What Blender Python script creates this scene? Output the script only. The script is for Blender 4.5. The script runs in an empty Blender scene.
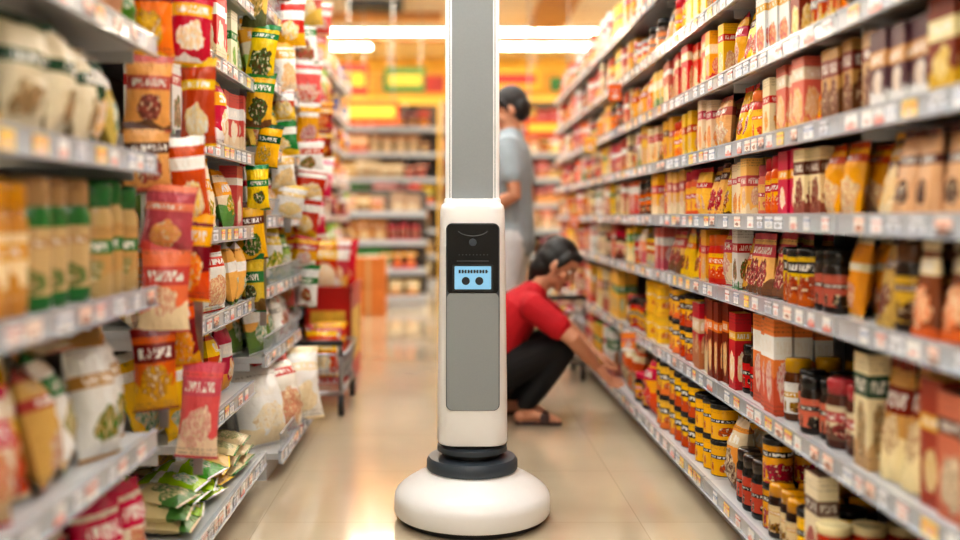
import bpy, bmesh, math, random, colorsys
import numpy as np
from mathutils import Vector, Matrix
from mathutils.bvhtree import BVHTree
random.seed(11); np.random.seed(7)
R = random.random
def lin(c):
    out=[]
    for v in c[:3]:
        v=v/255.0
        out.append(v/12.92 if v<=0.04045 else ((v+0.055)/1.055)**2.4)
    return (out[0],out[1],out[2],1.0)
scene=bpy.context.scene
COL=scene.collection
scene.view_settings.view_transform='Standard'
for lk in ('Medium High Contrast','Standard - Medium High Contrast'):
    try: scene.view_settings.look=lk; break
    except Exception: pass

# ------------------------------------------------------------ materials
def mat(name,col,rough=0.5,metal=0.0,spec=0.5,noise=0.0,nscale=20,bump=0.0,emit=None,estr=0,coat=0.0):
    m=bpy.data.materials.new(name); m.use_nodes=True
    nt=m.node_tree; b=nt.nodes['Principled BSDF']
    b.inputs['Roughness'].default_value=rough; b.inputs['Metallic'].default_value=metal
    b.inputs['Specular IOR Level'].default_value=spec
    b.inputs['Coat Weight'].default_value=coat
    tc=nt.nodes.new('ShaderNodeTexCoord'); nz=nt.nodes.new('ShaderNodeTexNoise')
    nz.inputs['Scale'].default_value=nscale; nz.inputs['Detail'].default_value=4
    nt.links.new(tc.outputs['Object'],nz.inputs['Vector'])
    mx=nt.nodes.new('ShaderNodeMix'); mx.data_type='RGBA'; mx.blend_type='MULTIPLY'
    mx.inputs[0].default_value=1.0
    c=lin(col); mx.inputs[6].default_value=c
    mr=nt.nodes.new('ShaderNodeMapRange'); mr.inputs[1].default_value=0.3; mr.inputs[2].default_value=0.7
    mr.inputs[3].default_value=1-noise; mr.inputs[4].default_value=1+noise*0.3
    nt.links.new(nz.outputs['Fac'],mr.inputs[0]); nt.links.new(mr.outputs[0],mx.inputs[7])
    nt.links.new(mx.outputs[2],b.inputs['Base Color'])
    if bump>0:
        bp=nt.nodes.new('ShaderNodeBump'); bp.inputs['Strength'].default_value=bump; bp.inputs['Distance'].default_value=0.01
        nt.links.new(nz.outputs['Fac'],bp.inputs['Height']); nt.links.new(bp.outputs[0],b.inputs['Normal'])
    if emit:
        b.inputs['Emission Color'].default_value=lin(emit); b.inputs['Emission Strength'].default_value=estr
    return m

def print_mat(name,rough=0.35,bump=0.0):
    m=bpy.data.materials.new(name); m.use_nodes=True
    nt=m.node_tree; N=nt.nodes; L=nt.links; b=N['Principled BSDF']
    b.inputs['Roughness'].default_value=rough
    def attr(n):
        a=N.new('ShaderNodeAttribute'); a.attribute_name=n; return a
    def M(op,a,bb=None,c=None):
        n=N.new('ShaderNodeMath'); n.operation=op
        for i,v in enumerate((a,bb,c)):
            if v is None: continue
            if isinstance(v,(int,float)): n.inputs[i].default_value=v
            else: L.new(v,n.inputs[i])
        return n.outputs[0]
    def mix(f,a,bb):
        n=N.new('ShaderNodeMix'); n.data_type='RGBA'
        L.new(f,n.inputs[0])
        for i,v in ((6,a),(7,bb)):
            if isinstance(v,tuple): n.inputs[i].default_value=v
            else: L.new(v,n.inputs[i])
        return n.outputs[2]
    c1=attr('c1').outputs['Color'];c2=attr('c2').outputs['Color'];c3=attr('c3').outputs['Color']
    p=attr('puv').outputs['Vector']; sd=attr('seed').outputs['Fac']
    sp=N.new('ShaderNodeSeparateXYZ'); L.new(p,sp.inputs[0]); u,v,zn=sp.outputs
    def noise(x,y,sc,det=2,zo=37.0):
        cb=N.new('ShaderNodeCombineXYZ')
        L.new(x,cb.inputs[0]); L.new(y,cb.inputs[1]); L.new(M('MULTIPLY',sd,zo),cb.inputs[2])
        n=N.new('ShaderNodeTexNoise'); n.inputs['Scale'].default_value=sc; n.inputs['Detail'].default_value=det
        L.new(cb.outputs[0],n.inputs['Vector']); return n.outputs['Fac']
    s2=M('FRACT',M('MULTIPLY',sd,7.31)); s3=M('FRACT',M('MULTIPLY',sd,17.77))
    n1=noise(u,v,4.0); n2=noise(u,v,14.0,4); n3=noise(u,v,3.0,1,91.0)
    bs=M('MULTIPLY_ADD',s2,.18,.24)
    du=M('DIVIDE',M('SUBTRACT',u,0.5),M('ADD',bs,.06)); dv=M('DIVIDE',M('SUBTRACT',v,M('MULTIPLY_ADD',s3,.12,.26)),M('MULTIPLY',bs,.7))
    r=M('SQRT',M('ADD',M('MULTIPLY',du,du),M('MULTIPLY',dv,dv)))
    r=M('ADD',r,M('MULTIPLY',M('SUBTRACT',n1,0.5),1.1))
    blob=M('LESS_THAN',r,0.85)
    lower=M('MULTIPLY',M('LESS_THAN',M('ADD',v,M('MULTIPLY',n3,0.35)),M('MULTIPLY',s3,.6)),0.9)
    bc=M('ADD',0.6,M('MULTIPLY',s2,0.18))
    bh=M('MULTIPLY_ADD',s3,.07,.05)
    band=M('LESS_THAN',M('ABSOLUTE',M('SUBTRACT',v,bc)),bh)
    ux=M('MULTIPLY',u,5.0); vy=M('MULTIPLY',v,2.2)
    tn=noise(ux,vy,5.0,1)
    text=M('MULTIPLY',M('GREATER_THAN',tn,0.5),M('LESS_THAN',M('ABSOLUTE',M('SUBTRACT',v,bc)),M('MULTIPLY',bh,.55)))
    text=M('MULTIPLY',text,M('LESS_THAN',M('ABSOLUTE',M('SUBTRACT',u,.5)),.38))
    row=M('FRACT',M('MULTIPLY',v,22.0)); rowi=M('FLOOR',M('MULTIPLY',v,22.0))
    tn2=noise(M('MULTIPLY',u,6.0),rowi,6.0,1)
    vz=M('MAXIMUM',M('GREATER_THAN',v,0.84),M('MULTIPLY',M('LESS_THAN',v,.12),M('GREATER_THAN',s2,.4)))
    small=M('MULTIPLY',M('MULTIPLY',M('LESS_THAN',row,0.45),M('GREATER_THAN',tn2,0.52)),vz)
    small=M('MULTIPLY',small,0.55)
    col=mix(lower,c1,c3)
    blobcol=mix(M('MULTIPLY',M('SUBTRACT',n2,.35),3.0),c3,c2)
    blobcol=mix(M('GREATER_THAN',n2,0.6),blobcol,(0.75,0.6,0.38,1))
    col=mix(blob,col,blobcol)
    col=mix(band,col,c2)
    col=mix(text,col,(0.85,0.82,0.75,1))
    col=mix(small,col,(0.08,0.05,0.04,1))
    z1=M('LESS_THAN',M('ABSOLUTE',M('SUBTRACT',zn,1.0)),0.4)
    z2=M('GREATER_THAN',zn,1.6)
    col=mix(z1,col,c2); col=mix(z2,col,c3)
    L.new(col,b.inputs['Base Color'])
    if bump>0:
        bp=N.new('ShaderNodeBump'); bp.inputs['Strength'].default_value=bump; bp.inputs['Distance'].default_value=0.012
        n4=noise(u,v,5.0,3,53.0)
        L.new(n4,bp.inputs['Height']); L.new(bp.outputs[0],b.inputs['Normal'])
    return m

M_PRINT=print_mat('printed_carton',0.4)
M_FILM=print_mat('printed_film',0.25,0.7)
M_GLASSY=print_mat('printed_jar',0.15)
M_SHELF=mat('shelf_enamel',(188,190,192),0.4,noise=0.05)
M_RAIL=mat('price_rail_plastic',(184,190,198),0.2,noise=0.06,coat=0.4)
M_BACK=mat('shelf_back_panel',(84,78,74),0.6,noise=0.1)
M_DARK=mat('dark_plastic',(30,32,34),0.45)
M_STEEL=mat('wire_steel',(170,172,176),0.3,metal=0.9)

# ------------------------------------------------------------ mesh helpers
def mkobj(name,verts,faces,mats,parent=None,smooth=False,midx=None):
    me=bpy.data.meshes.new(name); me.from_pydata(verts,[],faces)
    for m in (mats if isinstance(mats,list) else [mats]): me.materials.append(m)
    if midx is not None: me.polygons.foreach_set('material_index',midx)
    if smooth: me.polygons.foreach_set('use_smooth',[True]*len(me.polygons))
    me.update()
    o=bpy.data.objects.new(name,me); COL.objects.link(o)
    if parent: o.parent=parent
    return o
def empty(name,loc=(0,0,0)):
    e=bpy.data.objects.new(name,None); e.location=loc; e.empty_display_size=0.1; COL.objects.link(e); return e
class MB:
    def __init__(s): s.v=[]; s.f=[]
    def box(s,x0,x1,y0,y1,z0,z1):
        n=len(s.v)
        if x0>x1:x0,x1=x1,x0
        s.v+=[(x0,y0,z0),(x1,y0,z0),(x1,y1,z0),(x0,y1,z0),(x0,y0,z1),(x1,y0,z1),(x1,y1,z1),(x0,y1,z1)]
        s.f+=[tuple(n+i for i in q) for q in ((0,3,2,1),(4,5,6,7),(0,1,5,4),(1,2,6,5),(2,3,7,6),(3,0,4,7))]
    def tube(s,a,b,r,n=8):
        a=Vector(a);b=Vector(b);d=(b-a).normalized()
        t=d.orthogonal().normalized(); w=d.cross(t); k=len(s.v)
        for p in (a,b):
            for i in range(n):
                an=2*math.pi*i/n; s.v.append(tuple(p+(t*math.cos(an)+w*math.sin(an))*r))
        for i in range(n):
            j=(i+1)%n; s.f.append((k+i,k+j,k+n+j,k+n+i))
        s.f.append(tuple(k+i for i in range(n))[::-1]); s.f.append(tuple(k+n+i for i in range(n)))
    def lathe(s,prof,c=(0,0,0),n=32,axis='z'):
        k=len(s.v); m=len(prof)
        for (r,z) in prof:
            for i in range(n):
                a=2*math.pi*i/n; x,y=r*math.cos(a),r*math.sin(a)
                p=(x,y,z) if axis=='z' else ((z,x,y) if axis=='x' else (x,z,y))
                s.v.append((c[0]+p[0],c[1]+p[1],c[2]+p[2]))
        for j in range(m-1):
            for i in range(n):
                i2=(i+1)%n; s.f.append((k+j*n+i,k+j*n+i2,k+(j+1)*n+i2,k+(j+1)*n+i))
        s.f.append(tuple(k+i for i in range(n))[::-1]); s.f.append(tuple(k+(m-1)*n+i for i in range(n)))
    def obj(s,name,m,parent=None,smooth=False): return mkobj(name,s.v,s.f,m,parent,smooth)

# ------------------------------------------------------------ product templates
def T_box():
    V=[];F=[];P=[]
    for nrm,pts in (((0,-1),[(-.5,-.5,0),(.5,-.5,0),(.5,-.5,1),(-.5,-.5,1)]),((0,1),[(.5,.5,0),(-.5,.5,0),(-.5,.5,1),(.5,.5,1)]),
                    ((1,0),[(.5,-.5,0),(.5,.5,0),(.5,.5,1),(.5,-.5,1)]),((-1,0),[(-.5,.5,0),(-.5,-.5,0),(-.5,-.5,1),(-.5,.5,1)])):
        n=len(V); V+=pts; F.append((n,n+1,n+2,n+3)); P+=[(0,0,0),(1,0,0),(1,1,0),(0,1,0)]
    for pts,z in (([(-.5,-.5,1),(.5,-.5,1),(.5,.5,1),(-.5,.5,1)],1),([(-.5,.5,0),(.5,.5,0),(.5,-.5,0),(-.5,-.5,0)],0)):
        n=len(V); V+=pts; F.append((n,n+1,n+2,n+3)); P+=[(0,0,1)]*4
    return np.array(V),F,np.array(P,float),False
def T_rev(prof,seg=16):
    V=[];F=[];P=[]
    m=len(prof)
    for j,(r,z,zo,vv) in enumerate(prof):
        for i in range(seg+1):
            a=2*math.pi*i/seg - math.pi
            V.append((r*math.sin(a),-r*math.cos(a),z)); P.append(((i/seg*2.0)%1.0001,vv,zo))
    s1=seg+1
    for j in range(m-1):
        if prof[j][0]==prof[j+1][0] and prof[j][1]==prof[j+1][1]: continue
        for i in range(seg): F.append((j*s1+i,j*s1+i+1,(j+1)*s1+i+1,(j+1)*s1+i))
    return np.array(V),F,np.array(P,float),True
def T_jar(): return T_rev([(.0,0,2,0),(.44,0,2,0),(.49,.03,2,0),(.5,.12,2,0),(.5,.12,0,.12),(.5,.62,0,.95),(.5,.62,2,1),(.49,.70,2,1),(.42,.78,2,1),(.42,.78,1,1),(.46,.785,1,1),(.46,.96,1,1),(.42,1,1,1),(0,1,1,1)])
def T_can(): return T_rev([(0,0,1,0),(.48,0,1,0),(.5,.015,1,0),(.5,.03,1,0),(.5,.03,0,0.02),(.5,.86,0,.98),(.5,.86,1,1),(.52,.87,1,1),(.52,.985,1,1),(.48,1,1,1),(.46,.99,1,1),(0,.99,1,1)])
def T_bottle(): return T_rev([(0,0,2,0),(.44,0,2,0),(.5,.02,2,0),(.5,.1,2,0),(.5,.1,0,.1),(.5,.5,0,.95),(.5,.5,2,1),(.48,.6,2,1),(.2,.76,2,1),(.17,.86,2,1),(.17,.86,1,1),(.21,.87,1,1),(.21,.99,1,1),(0,1,1,1)])
def T_pouch(kind=0,seed=0):
    rs=np.random.RandomState(seed); nu,nv=10,14; V=[];F=[];P=[]
    off=rs.rand(nv+1,nu+1)*0.16-0.08
    skew=rs.rand()*.08-.04
    for side in (-1,1):
        base=len(V)
        for j in range(nv+1):
            v=j/nv
            for i in range(nu+1):
                u=i/nu; a=2*u-1
                vv=2*v-1
                if kind==0: t=(max(0,1-abs(a)**2.2))**.6*(max(0,1-abs(vv*1.08)**2.6) if abs(vv*1.08)<1 else 0)**.65
                else: t=(max(0,1-abs(a)**4))**.6*(max(0,1-(v*1.06)**1.5) if v*1.06<1 else 0)**.8*(0.85+0.15*min(1,v*8))
                t=t*(1+off[j][i]*2.2)
                pinch=1-0.13*max(0,math.sin(math.pi*v))**.7 if kind==0 else 1-0.03*v
                edge=off[j][i]*.10
                zz=v+ (off[j][i]*.12*(1 if v>.9 else 0))
                V.append((a*.5*pinch+off[j][i]*.05+skew*vv, side*.5*t+edge*(1 if (v>.92 or v<.06) else .5), zz))
                zo=1 if (v>0.92 or (kind==0 and v<0.07)) else 0
                P.append((u,v,zo))
        for j in range(nv):
            for i in range(nu):
                q=(base+j*(nu+1)+i,base+j*(nu+1)+i+1,base+(j+1)*(nu+1)+i+1,base+(j+1)*(nu+1)+i)
                F.append(q if side<0 else q[::-1])
    return np.array(V),F,np.array(P,float),True
TPL={'box':[T_box()],'jar':[T_jar()],'can':[T_can()],'bottle':[T_bottle()],
     'pouch':[T_pouch(0,s) for s in range(8)],'coffee':[T_pouch(1,s) for s in range(6)]}
def vary(cols,amt=1.0):
    dh=(R()-.5)*.04*amt; ds=1+(R()-.45)*.36*amt; dv=1+(R()-.6)*.4*amt
    out=[]
    for c in cols:
        h,s_,v_=colorsys.rgb_to_hsv(*c[:3]); r=colorsys.hsv_to_rgb((h+dh)%1,min(1,s_*ds),min(.9,v_*dv)); out.append((*r,1))
    if R()<.22*amt: out[1],out[2]=out[2],out[1]
    return out
class Goods:
    def __init__(s): s.V=[];s.F=[];s.P=[];s.C=[[],[],[]];s.S=[];s.n=0;s.sm=[]
    def add(s,kind,loc,size,ang,cols,seed=None,tilt=0.0,lean=0.0):
        V,F,P,sm=random.choice(TPL[kind])
        v=V*np.array(size)
        if lean:
            c,q=math.cos(lean),math.sin(lean); y=v[:,1]*c-v[:,2]*q; z=v[:,1]*q+v[:,2]*c; v=np.stack([v[:,0],y,z],1)
            v[:,2]-=v[:,2].min()
        if tilt:
            c,q=math.cos(tilt),math.sin(tilt); x=v[:,0]*c-v[:,2]*q; z=v[:,0]*q+v[:,2]*c; v=np.stack([x,v[:,1],z],1); v[:,2]-=v[:,2].min()
        c,q=math.cos(ang),math.sin(ang)
        x=v[:,0]*c-v[:,1]*q+loc[0]; y=v[:,0]*q+v[:,1]*c+loc[1]; z=v[:,2]+loc[2]
        s.V.append(np.stack([x,y,z],1)); n=s.n
        s.F+= [tuple(a+n for a in f) for f in F]; s.n+=len(V)
        s.P.append(P); k=len(V)
        for i in range(3): s.C[i].append(np.tile(np.array(cols[i]),(k,1)))
        s.S.append(np.full(k,R() if seed is None else seed)); s.sm+=[sm]*len(F)
    def obj(s,name,m,parent=None):
        if not s.n: return None
        V=np.concatenate(s.V); me=bpy.data.meshes.new(name); me.from_pydata(V.tolist(),[],s.F)
        me.materials.append(m); me.polygons.foreach_set('use_smooth',s.sm)
        for i in range(3):
            a=me.attributes.new('c%d'%(i+1),'FLOAT_COLOR','POINT'); a.data.foreach_set('color',np.concatenate(s.C[i]).astype(np.float32).ravel())
        a=me.attributes.new('puv','FLOAT_VECTOR','POINT'); a.data.foreach_set('vector',np.concatenate(s.P).astype(np.float32).ravel())
        a=me.attributes.new('seed','FLOAT','POINT'); a.data.foreach_set('value',np.concatenate(s.S).astype(np.float32))
        me.update(); o=bpy.data.objects.new(name,me); COL.objects.link(o)
        if parent:o.parent=parent
        return o

C=lambda *a:[lin(x) for x in a]
YEL=(240,184,24); ORG=(228,104,26); RED=(196,22,20); DRED=(124,16,16); BRN=(92,46,26); DBR=(40,22,16); GLD=(208,156,66)
CRM=(236,218,178); WHT=(240,240,236); GRN=(34,124,48); LGR=(150,190,72); DGR=(12,72,42); BLU=(34,90,166); PUR=(90,50,106); BLK=(20,18,18); TAN=(196,148,98); PNK=(224,120,130); GRY=(170,172,170)
def S(kind,w,h,d,a,b,c): return (kind,w,h,d,C(a,b,c))
Z={
 'coffee':[S('coffee',.10,.2,.05,BRN,GLD,CRM),S('coffee',.10,.2,.05,GLD,BRN,DRED),S('coffee',.11,.2,.05,TAN,RED,DBR),S('coffee',.1,.19,.05,(130,70,34),CRM,ORG),S('coffee',.1,.2,.05,(210,164,104),BRN,DBR),S('box',.07,.18,.05,(206,144,72),BRN,CRM),S('jar',.08,.19,.08,GLD,BRN,DBR)],
 'darkpk':[S('coffee',.09,.2,.05,DBR,GLD,RED),S('box',.07,.19,.05,PUR,CRM,BRN),S('coffee',.09,.2,.05,(120,50,34),CRM,TAN),S('box',.08,.18,.05,DRED,GLD,CRM),S('box',.06,.19,.05,TAN,DRED,BRN),S('box',.07,.19,.05,(90,44,54),GLD,WHT),S('coffee',.09,.19,.05,(180,110,70),DBR,CRM),S('box',.07,.19,.05,CRM,BRN,DRED)],
 'yellow':[S('box',.07,.17,.05,YEL,RED,CRM),S('coffee',.09,.18,.05,YEL,ORG,BRN),S('box',.07,.17,.05,(246,206,90),BRN,ORG),S('pouch',.1,.18,.05,YEL,RED,CRM),S('coffee',.09,.18,.05,(236,184,80),RED,BRN),S('jar',.075,.17,.075,YEL,RED,ORG),S('box',.07,.17,.05,CRM,RED,YEL)],
 'orange':[S('box',.08,.18,.05,ORG,YEL,CRM),S('coffee',.09,.18,.05,ORG,RED,YEL),S('box',.07,.18,.05,RED,WHT,YEL),S('box',.08,.17,.05,(210,64,36),CRM,TAN),S('box',.06,.18,.05,DRED,ORG,CRM),S('box',.07,.18,.05,WHT,RED,BRN)],
 'red':[S('box',.08,.18,.05,RED,YEL,CRM),S('pouch',.11,.18,.05,RED,WHT,ORG),S('box',.06,.17,.05,DRED,CRM,GLD),S('pouch',.1,.18,.05,(220,56,44),YEL,BRN),S('box',.07,.16,.05,WHT,RED,YEL)],
 'djar':[S('jar',.072,.16,.072,CRM,GLD,DBR),S('jar',.072,.16,.072,RED,BLK,DBR),S('jar',.07,.15,.07,YEL,RED,(66,30,14)),S('jar',.075,.17,.075,(214,170,110),BLK,DBR),S('jar',.075,.16,.075,RED,(214,160,50),(40,20,12)),S('jar',.075,.16,.075,WHT,RED,DBR),S('can',.075,.15,.075,RED,GRY,CRM),S('can',.08,.14,.08,YEL,BLK,RED)],
 'djar2':[S('jar',.072,.16,.072,CRM,(150,60,30),DBR),S('jar',.072,.16,.072,RED,BLK,DBR),S('jar',.075,.17,.075,(214,170,110),BLK,DBR),S('jar',.07,.15,.07,ORG,BLK,(60,26,12)),S('jar',.075,.17,.075,WHT,GLD,BRN)],
 'yjar':[S('can',.10,.13,.10,YEL,BLK,RED),S('can',.10,.13,.10,YEL,BLK,ORG),S('can',.10,.13,.10,(244,190,10),(236,176,10),RED),S('can',.095,.13,.095,(240,170,10),BLK,RED)],
 'green':[S('box',.08,.24,.05,(216,214,176),GRN,CRM),S('box',.07,.23,.05,(140,156,84),CRM,DGR),S('box',.08,.22,.05,CRM,DGR,TAN),S('box',.07,.22,.05,(226,206,160),BRN,GRN)],
 'brnbox':[S('box',.09,.24,.05,(200,106,54),CRM,BRN),S('box',.09,.24,.05,(176,62,34),YEL,CRM),S('coffee',.11,.24,.06,TAN,DRED,CRM),S('box',.08,.22,.05,GLD,BRN,RED),S('box',.08,.23,.05,(226,120,50),RED,CRM)],
 'orgbag':[S('pouch',.14,.21,.09,(240,140,20),RED,BRN),S('pouch',.14,.2,.09,YEL,RED,ORG),S('pouch',.13,.2,.08,(244,170,40),BRN,CRM)],
 'redbag':[S('pouch',.15,.2,.09,RED,YEL,ORG),S('pouch',.14,.2,.08,(220,60,24),CRM,DRED),S('pouch',.14,.19,.08,YEL,RED,ORG)],
 'mixfar':[S('box',.08,.18,.05,YEL,RED,CRM),S('box',.08,.18,.05,WHT,RED,GRN),S('jar',.08,.16,.08,CRM,RED,BRN),S('pouch',.11,.18,.05,(236,150,60),RED,CRM),S('box',.08,.17,.05,YEL,GRN,CRM),S('can',.08,.13,.08,RED,GRY,YEL),S('box',.09,.17,.05,RED,YEL,WHT),S('jar',.08,.15,.08,YEL,RED,DBR),S('box',.08,.18,.05,ORG,WHT,RED),S('box',.08,.18,.05,RED,WHT,YEL),S('box',.08,.18,.05,CRM,BRN,RED),S('jar',.08,.17,.08,ORG,BLK,BRN)],
 'lgreen':[S('pouch',.13,.21,.08,(226,210,174),DGR,TAN),S('pouch',.13,.22,.07,(40,112,56),CRM,TAN),S('pouch',.14,.2,.07,WHT,GRN,CRM),S('pouch',.12,.2,.07,(214,184,120),WHT,GRN),S('pouch',.12,.2,.07,DGR,WHT,YEL)],
 'lbeige':[S('jar',.10,.25,.10,(222,188,130),GRN,(196,156,100)),S('can',.10,.24,.10,(212,174,114),DGR,(224,196,146)),S('jar',.095,.24,.095,CRM,GLD,(186,140,80)),S('jar',.1,.24,.1,(206,154,90),GRN,(204,166,108))],
 'ltray':[S('box',.15,.065,.14,(214,176,96),CRM,TAN),S('box',.14,.055,.14,(196,170,80),GRN,CRM),S('box',.14,.06,.14,(224,196,130),YEL,TAN),S('box',.13,.05,.14,CRM,GRN,YEL)],
 'lcello':[S('pouch',.14,.24,.09,(232,222,200),RED,(214,190,140)),S('pouch',.13,.25,.09,(220,204,160),(210,90,36),CRM),S('pouch',.13,.23,.09,(232,180,70),RED,CRM),S('pouch',.13,.25,.09,WHT,GRN,TAN),S('pouch',.12,.24,.08,(226,200,150),BRN,YEL),S('pouch',.12,.23,.08,(206,56,34),YEL,CRM)],
 'lmix':[S('box',.09,.2,.06,WHT,RED,GRN),S('box',.1,.2,.06,(206,60,40),WHT,CRM),S('box',.08,.2,.06,(236,232,206),GRN,LGR),S('pouch',.12,.2,.06,(234,222,186),GRN,YEL),S('pouch',.12,.2,.06,LGR,WHT,GRN),S('pouch',.12,.2,.06,RED,YEL,WHT),S('pouch',.12,.2,.06,YEL,GRN,WHT),S('pouch',.12,.2,.06,WHT,BLU,RED)],
 'lwhite':[S('pouch',.15,.2,.08,WHT,GRN,(240,206,110)),S('pouch',.15,.21,.08,(236,234,226),RED,CRM),S('pouch',.14,.2,.08,(240,230,196),YEL,LGR),S('pouch',.13,.2,.07,WHT,GRY,(206,40,30)),S('pouch',.13,.19,.07,LGR,WHT,GRN),S('pouch',.12,.19,.07,YEL,WHT,GRN),S('pouch',.12,.19,.07,GRN,WHT,YEL),S('pouch',.12,.19,.07,RED,WHT,YEL)],
 'lred':[S('pouch',.12,.2,.06,RED,YEL,CRM),S('pouch',.12,.2,.06,(228,100,30),RED,CRM),S('pouch',.12,.2,.06,WHT,RED,YEL),S('pouch',.11,.2,.06,GRN,WHT,YEL),S('pouch',.12,.19,.06,YEL,GRN,RED)],
 'lflat':[S('pouch',.15,.2,.05,WHT,GRN,YEL),S('pouch',.15,.2,.05,LGR,WHT,GRN),S('pouch',.14,.2,.05,(236,220,170),GRN,CRM),S('pouch',.15,.2,.05,CRM,TAN,YEL)],
 'lfar':[S('pouch',.12,.2,.07,RED,WHT,YEL),S('pouch',.12,.2,.07,WHT,RED,GRN),S('box',.1,.2,.07,YEL,RED,WHT),S('pouch',.12,.2,.07,PNK,WHT,RED),S('box',.1,.2,.07,LGR,WHT,RED),S('box',.1,.2,.07,DRED,YEL,WHT),S('pouch',.12,.2,.07,BLU,WHT,YEL),S('pouch',.12,.2,.07,YEL,RED,ORG),S('pouch',.12,.2,.07,RED,YEL,DRED),S('pouch',.12,.2,.07,DRED,WHT,RED),S('pouch',.12,.2,.07,WHT,PNK,RED)],
}
MATK={'box':M_PRINT,'jar':M_GLASSY,'can':M_GLASSY,'bottle':M_GLASSY,'pouch':M_FILM,'coffee':M_FILM}
def fill(G,xf,sgn,y0,y1,z,gap,zone,rows=2,jit=0.0,flat=False):
    ang=-math.pi/2 if sgn>0 else math.pi/2
    y=y0+0.012
    while True:
        zn=zone((y)) if callable(zone) else zone
        kind,w,h,d,cols=random.choice(Z[zn]); cols=vary(cols,.35 if zn=='yjar' else 1)
        sd=R(); hh=h*(0.88+0.18*R())
        if kind in('coffee','pouch','box') and h>.1: hh=max(hh,gap*(.78+.14*R()))
        hh=min(hh,gap-0.02); ww=w*(0.85+.22*R())
        run=random.randint(1,3); done=False
        for k in range(run):
            if y+ww>y1-0.01: done=True; break
            pull=R()*0.025-jit*.045*R()
            ns=1
            if kind=='box' and hh<0.1: ns=max(1,int((gap-0.04)/hh))
            elif kind=='can' and hh*2+0.015<gap: ns=2
            if flat: ns=3
            for r in range(rows):
                if r>0 and R()<0.12: break
                for q in range(ns):
                    pj=jit if kind in ('pouch','coffee') else jit*.3
                    if flat:
                        G[kind].add(kind,(xf+sgn*(0.03+.2*r+R()*.02-.01),y+ww/2,z+q*.032+0.0005),(ww,d,.19),ang+(R()-.5)*.5,cols,lean=-1.5); continue
                    G[kind].add(kind,(xf+sgn*(0.018+pull+d/2+r*(d+0.006)),y+ww/2,z+q*hh+0.0005),(ww-0.003,d,hh*(1 if ns>1 else (.95+.06*R()))),ang+(R()-.5)*(0.08+pj*.9),
                          cols,seed=sd,tilt=(R()-.5)*.22*pj,lean=((-0.08-.25*pj)*R() if kind in('pouch','coffee') else 0))
            y+=ww*(1-.08*jit)+0.002
        if R()<.12: y+=.015
        if jit>.4 and R()<.4 and kind=='pouch' and gap-hh>.035 and y<y1-.1 and not flat:
            c2=random.choice(Z[zn])[4]
            G['pouch'].add('pouch',(xf+sgn*.07,y-.05,z+hh*.93),(.12,.035,.14),ang+(R()-.5),vary(c2),lean=-1.35)
        if done or y>y1-0.05: break
def newG(): return {k:Goods() for k in MATK}
NAMES_R={'box':'tea_and_cereal_boxes','jar':'coffee_jars','can':'milk_powder_cans','bottle':'sauce_bottles','pouch':'snack_bags','coffee':'coffee_pouches'}
NAMES_L={'box':'biscuit_boxes','jar':'cookie_jars','can':'cracker_canisters','bottle':'sauce_bottles','pouch':'rice_snack_bags','coffee':'nut_pouches'}
def dump(G,names):
    for k,g in G.items():
        if g.n: g.obj(names[k],MATK[k])

# ------------------------------------------------------------ shelf unit
TAGC=[C(WHT,(220,224,232),(226,110,90)),C((246,236,226),(236,150,120),(60,60,70)),C((246,216,110),(220,80,50),WHT),C((236,238,242),(120,146,186),WHT),C((236,240,246),(110,116,130),(190,200,214)),C((240,240,242),(200,70,56),WHT)]
def shelf_unit(name,sgn,xf,y0,y1,levels,depth,top,xbot=None,joints=None,wire=False):
    e=empty(name,(xf,(y0+y1)/2,0)); inv=(-xf,-(y0+y1)/2,0)
    def fin(o): o.location=inv; o.parent=e; return o
    decks=MB(); rails=MB(); fr=MB(); tags=Goods()
    joints=joints or [y0,y1]
    xb=xf+sgn*depth
    for i,z in enumerate(levels):
        x=xbot if (i==0 and xbot is not None) else xf
        for a,b in zip(joints[:-1],joints[1:]):
            decks.box(x+sgn*0.006,xb,a+0.004,b-0.004,z-0.022,z)
            if wire:
                yy=a+.02
                while yy<b-.02:
                    rails.tube((x,yy,z-.02),(x,yy,z+.07),.002,5); yy+=.035
                rails.tube((x,a+.01,z+.07),(x,b-.01,z+.07),.0035,6); rails.tube((x,a+.01,z-.015),(x,b-.01,z-.015),.0035,6)
            rails.box(x-sgn*0.006,x+sgn*0.006,a+0.004,b-0.004,z-0.036,z+0.008)
            rails.box(x-sgn*0.012,x+sgn*0.004,a+0.004,b-0.004,z-0.038,z-0.034)
            rails.box(x-sgn*0.009,x+sgn*0.004,a+0.004,b-0.004,z+0.003,z+0.009)
            yy=a+0.02+R()*.04
            while yy<b-0.07:
                w=0.035+R()*0.025
                tags.add('box',(x-sgn*0.008,yy+w/2,z-0.032),(w,0.002,0.033),-math.pi/2 if sgn>0 else math.pi/2,random.choice(TAGC))
                yy+=w+0.008+R()*0.07
    zb=levels[0]-0.022
    xk=(xbot if xbot is not None else xf)+sgn*0.05
    fr.box(xk,xb,y0+0.01,y1-0.01,0,zb)
    for j in joints:
        fr.box(xb-sgn*0.03,xb+sgn*0.01,j-0.015,j+0.015,0.0,top)
        for z in levels[1:]:
            fr.box(xf+sgn*0.05,xb-sgn*.03,j-0.002,j+0.002,z-0.05,z-.022)
    bk=MB(); bk.box(xb+sgn*0.002,xb+sgn*0.012,y0,y1,levels[0],top)
    fin(decks.obj('decks',M_SHELF)); fin(rails.obj('price_rails',M_RAIL)); fin(fr.obj('frame',M_SHELF)); fin(bk.obj('back_panel',M_BACK))
    fin(tags.obj('price_tags',M_PRINT))
    return e

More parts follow.
